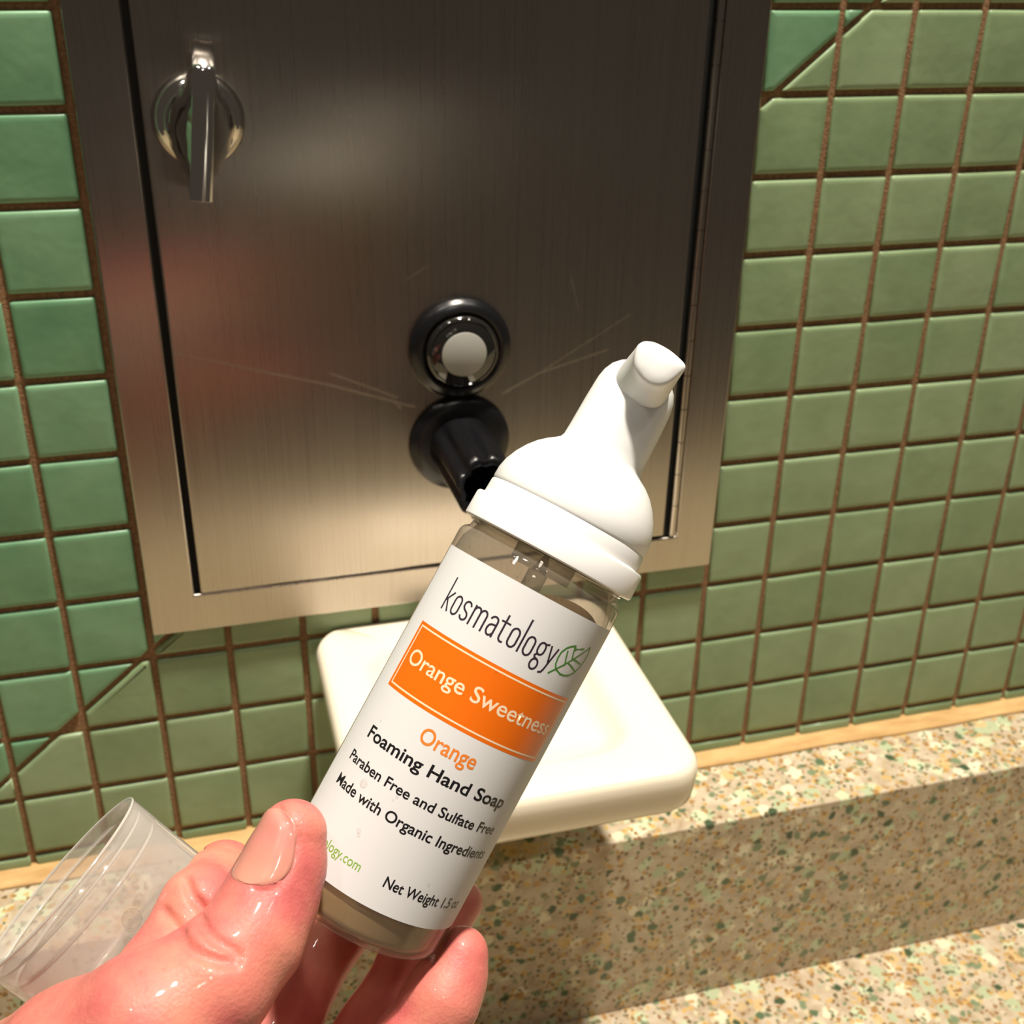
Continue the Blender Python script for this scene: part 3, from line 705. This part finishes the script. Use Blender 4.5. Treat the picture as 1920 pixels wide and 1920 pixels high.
for (k, chain) in CH:
    tmp = {}
    cj = np.array(chain, np.float32)
    l = np.maximum(((cj[:, :3] - cj[:, 3:]).min(0) - 10 - lo) / H, 0).astype(int); h = np.minimum(((cj[:, :3] + cj[:, 3:]).max(0) + 10 - lo) / H + 1, dims).astype(int)
    pts = blockpts(l, h); d = None
    for a, b in zip(cj[:-1], cj[1:]):
        e = capsule(pts, a[:3], b[:3], a[3], b[3]); d = e if d is None else smin(d, e, 2.2)
    s = np.s_[l[0]:h[0], l[1]:h[1], l[2]:h[2]]
    field[s] = smin(field[s], d, k)
def cyl_sd(p, c_, ax, r, z0, z1, rnd=0.0):
    q = p - np.array(c_, np.float32); z = q @ np.array(ax, np.float32); rad = np.sqrt(np.maximum((q * q).sum(-1) - z * z, 0))
    dr_ = rad - r + rnd; dz = np.maximum(z0 - z, z - z1) + rnd
    return np.minimum(np.maximum(dr_, dz), 0) + np.sqrt(np.maximum(dr_, 0) ** 2 + np.maximum(dz, 0) ** 2) - rnd
GRV = [(4.5, 0.62, [(-198.37, -212.73, 85.86), (-198.06, -213.43, 84.72), (-197.07, -214.45, 83.35), (-196.14, -215.28, 82.31), (-195.07, -215.98, 81.59), (-193.8, -216.63, 81.04), (-192.68, -217.47, 80.08)]), (5, 0.65, [(-201.93, -213.64, 84.45), (-201.56, -214.44, 83.16), (-200.82, -215.3, 81.95), (-199.26, -216.26, 81.01), (-197.15, -217.32, 80.15), (-195.08, -218.11, 79.78), (-193.15, -218.69, 79.74)]), (3.5, 0.65, [(-207.31, -192.27, 71.22), (-206.12, -193.48, 69.61), (-204.83, -194.67, 68.09), (-203.45, -195.93, 66.48)]), (3.5, 0.65, [(-202.23, -182.5, 70.33), (-201.93, -184.01, 67.68), (-201.06, -185.88, 64.67), (-198.91, -187.9, 62.05)]), (3.0, 0.7, [(-202.08, -174.24, 63.99), (-200.67, -176.01, 61.45), (-198.98, -177.54, 59.5), (-196.44, -179.41, 57.37)]), (0.8, 0.6, [(-193.85, -175.29, 66.42), (-192.41, -175.96, 65.95), (-191.0, -176.78, 65.19), (-189.62, -177.74, 64.13)]), (0.7, 0.6, [(-183.23, -206.28, 101.61), (-182.16, -207.81, 99.32), (-181.35, -208.84, 97.84), (-181.26, -210.06, 95.62), (-181.98, -211.06, 93.37), (-183.47, -212.11, 90.62), (-185.3, -212.54, 88.85), (-187.08, -212.4, 88.16), (-188.64, -211.7, 88.63)])]
toC = lambda q: (np.array(CAM) - q) / np.linalg.norm(np.array(CAM) - q)
def samp(q):
    g = (np.asarray(q) - lo) / H; i = np.floor(g).astype(int); i = np.clip(i, 0, dims - 2); f_ = g - i; r_ = 0
    for dx in (0, 1):
        for dy in (0, 1):
            for dz in (0, 1):
                r_ += field[i[0] + dx, i[1] + dy, i[2] + dz] * (f_[0] if dx else 1 - f_[0]) * (f_[1] if dy else 1 - f_[1]) * (f_[2] if dz else 1 - f_[2])
    return float(r_)
def march(origin, direc, tmax=80):
    t = 0.0
    while t < tmax:
        d = samp(origin + direc * t)
        if d < 0.03: return origin + direc * t
        t += max(d * .8, .08)
    return None
grooves = []
for depth, wid, pts in GRV:
    out = []
    for q in pts:
        q = np.array(q, float); o_ = q + toC(q) * 25; hit = march(o_, -toC(q), 60)
        if hit is not None: out.append(hit)
    if len(out) > 1: grooves.append((depth, wid, np.array(out, np.float32)))
def smax(a, b, k): return -smin(-a, -b, k)
for depth, wid, pl_ in grooves:
    l = np.maximum((pl_.min(0) - 5 - lo) / H, 0).astype(int); h = np.minimum((pl_.max(0) + 5 - lo) / H + 1, dims).astype(int)
    pts = blockpts(l, h); d = None
    for a, b in zip(pl_[:-1], pl_[1:]):
        e = capsule(pts, a, b, wid, wid); d = e if d is None else np.minimum(d, e)
    s = np.s_[l[0]:h[0], l[1]:h[1], l[2]:h[2]]
    field[s] = field[s] + depth * np.exp(-np.maximum(d + wid, 0) ** 2 / (wid * wid))
# flesh gives way round the bottle and the cap
ctr = np.array(A0)
pts_l = np.maximum(((ctr - 110) - lo) / H, 0).astype(int)
P_all = blockpts((0, 0, 0), dims)
db = cyl_sd(P_all, A0, LZ, R0 + .55, VB - .5, 5)
dc = cyl_sd(P_all, CAPC, CAPD, CAPR + .7, -1, CAPL + .8)
field = smax(field, -db, .8); field = smax(field, -dc, .8)
del P_all, db, dc
def surface_nets(f):
    s = f < 0
    nx, ny, nz = f.shape
    acc = np.zeros((nx - 1, ny - 1, nz - 1, 3), np.float32); cnt = np.zeros((nx - 1, ny - 1, nz - 1), np.float32)
    edges = []
    for ax in range(3):
        sl0 = [slice(None)] * 3; sl1 = [slice(None)] * 3; sl0[ax] = slice(0, -1); sl1[ax] = slice(1, None)
        a, b = f[tuple(sl0)], f[tuple(sl1)]; cr = (a < 0) != (b < 0)
        idx = np.argwhere(cr); av = a[cr]; bv = b[cr]; t = av / (av - bv)
        pos = idx.astype(np.float32); pos[:, ax] += t
        o1, o2 = [i for i in range(3) if i != ax]
        for d1 in (0, -1):
            for d2 in (0, -1):
                c_ = idx.copy(); c_[:, o1] += d1; c_[:, o2] += d2
                ok = (c_ >= 0).all(1) & (c_ < np.array(cnt.shape)).all(1)
                np.add.at(cnt, tuple(c_[ok].T), 1); np.add.at(acc, tuple(c_[ok].T), pos[ok])
        edges.append((ax, idx, av < 0))
    m = cnt > 0; vid = -np.ones(cnt.shape, np.int64); vid[m] = np.arange(m.sum())
    V = acc[m] / cnt[m][:, None]
    Q = []
    for ax, idx, neg in edges:
        o1, o2 = [(1, 2), (2, 0), (0, 1)][ax]
        ok = (idx[:, o1] > 0) & (idx[:, o2] > 0) & (idx[:, o1] < cnt.shape[o1]) & (idx[:, o2] < cnt.shape[o2]); idx = idx[ok]; ng = neg[ok]
        def g_(d1, d2):
            c_ = idx.copy(); c_[:, o1] += d1; c_[:, o2] += d2; return vid[tuple(c_.T)]
        q = np.stack([g_(-1, -1), g_(0, -1), g_(0, 0), g_(-1, 0)], 1)
        q[~ng] = q[~ng][:, ::-1]; Q.append(q)
    return V, np.concatenate(Q)
V, Q = surface_nets(field)
V = V * H + lo
# one pass of light smoothing
for _ in range(1):
    sm = np.zeros_like(V); ct = np.zeros(len(V), np.float32)
    for i in range(4):
        a, b = Q[:, i], Q[:, (i + 1) % 4]
        np.add.at(sm, a, V[b]); np.add.at(ct, a, 1); np.add.at(sm, b, V[a]); np.add.at(ct, b, 1)
    V = V * .5 + .5 * sm / ct[:, None]
HO = Vector((-226.92, -213.55, 42.94))
V2 = ((V - np.array(HO)) * MM)
me = bpy.data.meshes.new('hand')
me.vertices.add(len(V2)); me.vertices.foreach_set('co', V2.astype(np.float32).ravel())
me.loops.add(Q.size); me.loops.foreach_set('vertex_index', Q.astype(np.int32).ravel())
me.polygons.add(len(Q)); me.polygons.foreach_set('loop_start', np.arange(0, Q.size, 4, dtype=np.int32))
me.polygons.foreach_set('use_smooth', np.ones(len(Q), bool)); me.update(); me.validate(); me.materials.append(SKIN)
hand = bpy.data.objects.new('hand', me); COL.objects.link(hand); hand.location = HO * MM
hand['label'] = 'wet left hand gripping the soap bottle between thumb and fingers'; hand['category'] = 'hand'
print('hand faces', len(Q))

# nails, laid on the fingertip surface
def nail(base, tip, nrm, half, name='fingernail', wa=58, parent=hand):
    base = np.array(base, float); tip = np.array(tip, float); ax = tip - base; Ln = np.linalg.norm(ax); ax /= Ln
    n0 = np.array(nrm, float); n0 -= ax * (n0 @ ax); n0 /= np.linalg.norm(n0); sd = np.cross(ax, n0)
    NU, NV = 22, 26; V = []; F = []
    for j in range(NV + 1):
        t = (1 - math.cos(PI * j / NV)) / 2
        for i in range(NU + 1):
            u = i / NU * 2 - 1
            # superellipse outline
            shp = (1 - abs(2 * t - 1) ** 3.2) ** (1 / 2.6) if 0 < t < 1 else 0
            shp = max(shp, .02)
            ang = math.radians(wa) * u * shp
            d = n0 * math.cos(ang) + sd * math.sin(ang)
            c_ = base + ax * Ln * t
            hit = march(c_ + d * 16, -d, 30)
            if hit is None: hit = c_ + d * half
            off = .04 + .26 * t * t - .10 * abs(u) ** 4
            V.append(tuple(hit + d * off - np.array(HO)))
    V = np.array(V).reshape(NV + 1, NU + 1, 3)
    for _ in range(3): V[1:-1, 1:-1] = (V[:-2, 1:-1] + V[2:, 1:-1] + V[1:-1, :-2] + V[1:-1, 2:]) / 4
    F = [(j * (NU + 1) + i, j * (NU + 1) + i + 1, (j + 1) * (NU + 1) + i + 1, (j + 1) * (NU + 1) + i) for j in range(NV) for i in range(NU)]
    o = link_mesh(name, [tuple(v) for v in V.reshape(-1, 3)], F, NAIL, parent)
    md = o.modifiers.new('nail_thickness', 'SOLIDIFY'); md.thickness = .25 * MM; md.offset = 0
    return o
for b_, t_, n_, h_, w_ in [((-185.96, -210.64, 87.67), (-181.6, -202.29, 96.82), (-0.5001, -0.481, 0.7201), 7, 56)]: nail(b_, t_, n_, h_, wa=w_)

# water beads on the skin
def beads(name, parent, hits, rad):
    bm = bmesh.new()
    for q, nrm, r in hits:
        q = Vector(q); nn = Vector(nrm).normalized(); rot = nn.to_track_quat('Z', 'Y').to_matrix().to_4x4()
        bmesh.ops.create_uvsphere(bm, u_segments=10, v_segments=6, radius=r, matrix=Matrix.Translation(q) @ rot @ Matrix.Diagonal((1, 1, .55, 1)))
    bmesh.ops.scale(bm, vec=(MM,) * 3, verts=bm.verts)
    o = from_bm(name, bm, DROP, parent); o['kind'] = 'stuff'; return o
hits = []
for q in [(-180.15, -206.35, 96.58, 0.22), (-179.95, -206.72, 96.0, 0.3), (-179.84, -207.07, 95.41, 0.33), (-189.92, -210.62, 83.41, 0.3), (-189.82, -211.05, 82.66, 0.22), (-192.16, -212.7, 78.34, 0.25), (-191.85, -213.01, 77.93, 0.38), (-191.6, -213.58, 77.01, 0.25), (-193.0, -213.37, 76.65, 0.2), (-198.61, -213.26, 73.86, 0.42), (-195.82, -213.76, 74.42, 0.35), (-209.63, -210.61, 72.9, 0.4), (-205.75, -211.42, 73.48, 0.3), (-200.08, -213.3, 73.0, 0.22), (-201.39, -214.74, 69.62, 0.2), (-207.36, -208.45, 78.14, 0.2), (-188.57, -217.16, 71.96, 0.25), (-184.45, -219.43, 69.94, 0.25), (-151.42, -208.28, 62.57, 0.3), (-151.71, -208.6, 61.83, 0.25), (-152.12, -208.98, 60.9, 0.2), (-153.05, -209.72, 59.03, 0.2), (-149.06, -205.11, 69.73, 0.25), (-189.2, -208.43, 87.86, 0.15), (-204.08, -211.26, 74.66, 0.13699551665480794), (-193.92, -214.84, 73.41, 0.10655288592398132), (-211.05, -212.1, 69.37, 0.12593540143280077), (-205.14, -215.23, 66.69, 0.1470263507522448), (-187.03, -215.34, 76.17, 0.1639068140544162), (-206.74, -211.38, 73.01, 0.18680453071432968), (-196.44, -215.24, 71.33, 0.16714114753695924), (-209.45, -211.8, 70.79, 0.15910995829313176), (-201.2, -207.2, 83.74, 0.18655272369789458), (-197.82, -214.64, 71.7, 0.1878812800255482), (-191.43, -218.33, 68.26, 0.13949634040007441), (-187.97, -214.78, 76.71, 0.1935586721704521), (-185.03, -212.31, 82.88, 0.1135968860200669), (-205.57, -214.83, 67.22, 0.14361618666274295), (-192.59, -212.14, 79.15, 0.15072429838290596), (-199.49, -210.7, 78.14, 0.15850741074053637), (-195.06, -217.16, 68.49, 0.1681982136634967), (-185.23, -219.43, 69.52, 0.19909896448688152), (-191.03, -211.27, 81.61, 0.18606375331162683), (-184.32, -220.14, 68.69, 0.15691075034743235), (-189.93, -212.03, 80.78, 0.18316079302733543), (-194.05, -211.59, 79.41, 0.10634605771452293), (-187.63, -220.03, 67.13, 0.10885180931097284), (-187.91, -214.47, 77.32, 0.11507653744528096), (-202.98, -213.69, 70.73, 0.18727670246282013), (-209.7, -210.37, 73.31, 0.10449402434960363)]:
    r = q[3]; q = np.array(q[:3], float); h_ = march(q + toC(q) * 30, -toC(q), 70)
    if h_ is None: continue
    e = .8; gdt = np.array([samp(h_ + np.eye(3)[i] * e) - samp(h_ - np.eye(3)[i] * e) for i in range(3)])
    hits.append((h_ - np.array(HO), gdt, r))
beads('water_drops', hand, hits, 1)

# ------------------------------------------------------------------ clear overcap held in the same hand
cap = thing('bottle_cap', 'empty clear plastic cap tucked behind the thumb at the lower left', 'cap')
zc = CAPD; xc = Vector((0, 0, 1)).cross(zc).normalized(); yc = zc.cross(xc)
cap.matrix_world = Matrix(((xc.x, yc.x, zc.x, CAPC.x * MM), (xc.y, yc.y, zc.y, CAPC.y * MM), (xc.z, yc.z, zc.z, CAPC.z * MM), (0, 0, 0, 1)))
Rc = 20.0
prof = [(Rc - .95, 0), (Rc - .2, 0), (Rc, .25), (Rc, 6.4), (Rc - .05, 6.8), (Rc - .15, CAPL - 2)] + arcpts(Rc - 2.15, CAPL - 2, 2, 0, 90) + [(0, CAPL)]
prof += [(0, CAPL - .9), (Rc - 3.2, CAPL - .9), (Rc - 1.5, CAPL - 2.2), (Rc - 1.15, 7.3), (Rc - 1.6, 6.8), (Rc - 1.6, 6.2), (Rc - 1.05, 5.6), (Rc - 1.05, 3.4), (Rc - 1.35, 3.1), (Rc - 1.35, 2.6), (Rc - .95, 2.2)]
lathe('cap_shell', prof, FROST, cap, 128, close=True)
RIM = thin_clear('milky_rim_plastic', (0.96, 0.95, 0.93), 0.42, (0.88, 0.85, 0.80), 0.12)
bm = bmesh.new()
for rr_, zz_, tk in ((Rc - .1, .15, .32), (Rc - 1.3, 2.85, .30), (Rc - 1.5, 6.5, .38), (Rc - 1.9, CAPL - 1.2, .45)):
    rows_ = []
    for i in range(128):
        t = 2 * PI * i / 128
        rows_.append([bm.verts.new(((rr_ + tk * math.cos(q)) * math.cos(t), (rr_ + tk * math.cos(q)) * math.sin(t), zz_ + tk * math.sin(q))) for q in [PI / 3 * k for k in range(6)]])
    for i in range(128):
        a_, b_ = rows_[i], rows_[(i + 1) % 128]
        for k in range(6): bm.faces.new((a_[k], b_[k], b_[(k + 1) % 6], a_[(k + 1) % 6]))
bmesh.ops.scale(bm, vec=(MM,) * 3, verts=bm.verts)
from_bm('cap_rim', bm, RIM, cap)
hits = []
for ang, z, r in [(2.093, 12, 1.9), (1.963, 11, 0.7), (2.263, 14, 0.8), (2.713, 5, 0.3), (2.663, 9, 0.5), (2.963, 12, 0.35), (1.813, 15, 0.4), (2.513, 17, 0.9), (1.613, 8, 0.3), (2.363, 7, 0.35), (3.113, 9, 0.3), (1.413, 12, 0.4)]:
    hits.append(((Rc * math.cos(ang), Rc * math.sin(ang), z), (math.cos(ang), math.sin(ang), 0), r))
beads('water_drops', cap, hits, 1)
# beads on the bottle shoulder and collar
hits = []
for i in range(60):
    a = random.uniform(-1.3, 1.3); z = random.choice((random.uniform(-.9, 1.2), random.uniform(-.9, .5), random.uniform(-1, 1.5)))
    r = R0 if z < 0 else R0 - .35 * (z / 1.5) ** 2
    hits.append(((r * math.sin(a), -r * math.cos(a), z), (math.sin(a), -math.cos(a), 0), random.choice((.12, .16, .22, .3))))
for a_, z, r in ((-10.3, -47.6, .8), (-6.5, -55.2, .45), (-6.1, -55.9, .35), (-3.2, -46.3, .3), (-3.6, -47.2, .22), (-8.4, -21.5, .28), (-8.8, -22.6, .34), (-9.1, -23.6, .3), (1.8, -17.6, .3), (3.5, -6.0, .22), (3.2, -7.0, .18), (2.6, -8.6, .16), (14.5, -44.0, .25), (10.0, -58.0, .25), (-14.0, -36.5, .25)):
    q = a_ / R0; rr_ = R0 + .1
    hits.append(((rr_ * math.sin(q), -rr_ * math.cos(q), z), (math.sin(q), -math.cos(q), 0), r))
beads('water_drops', bot, hits, 1)
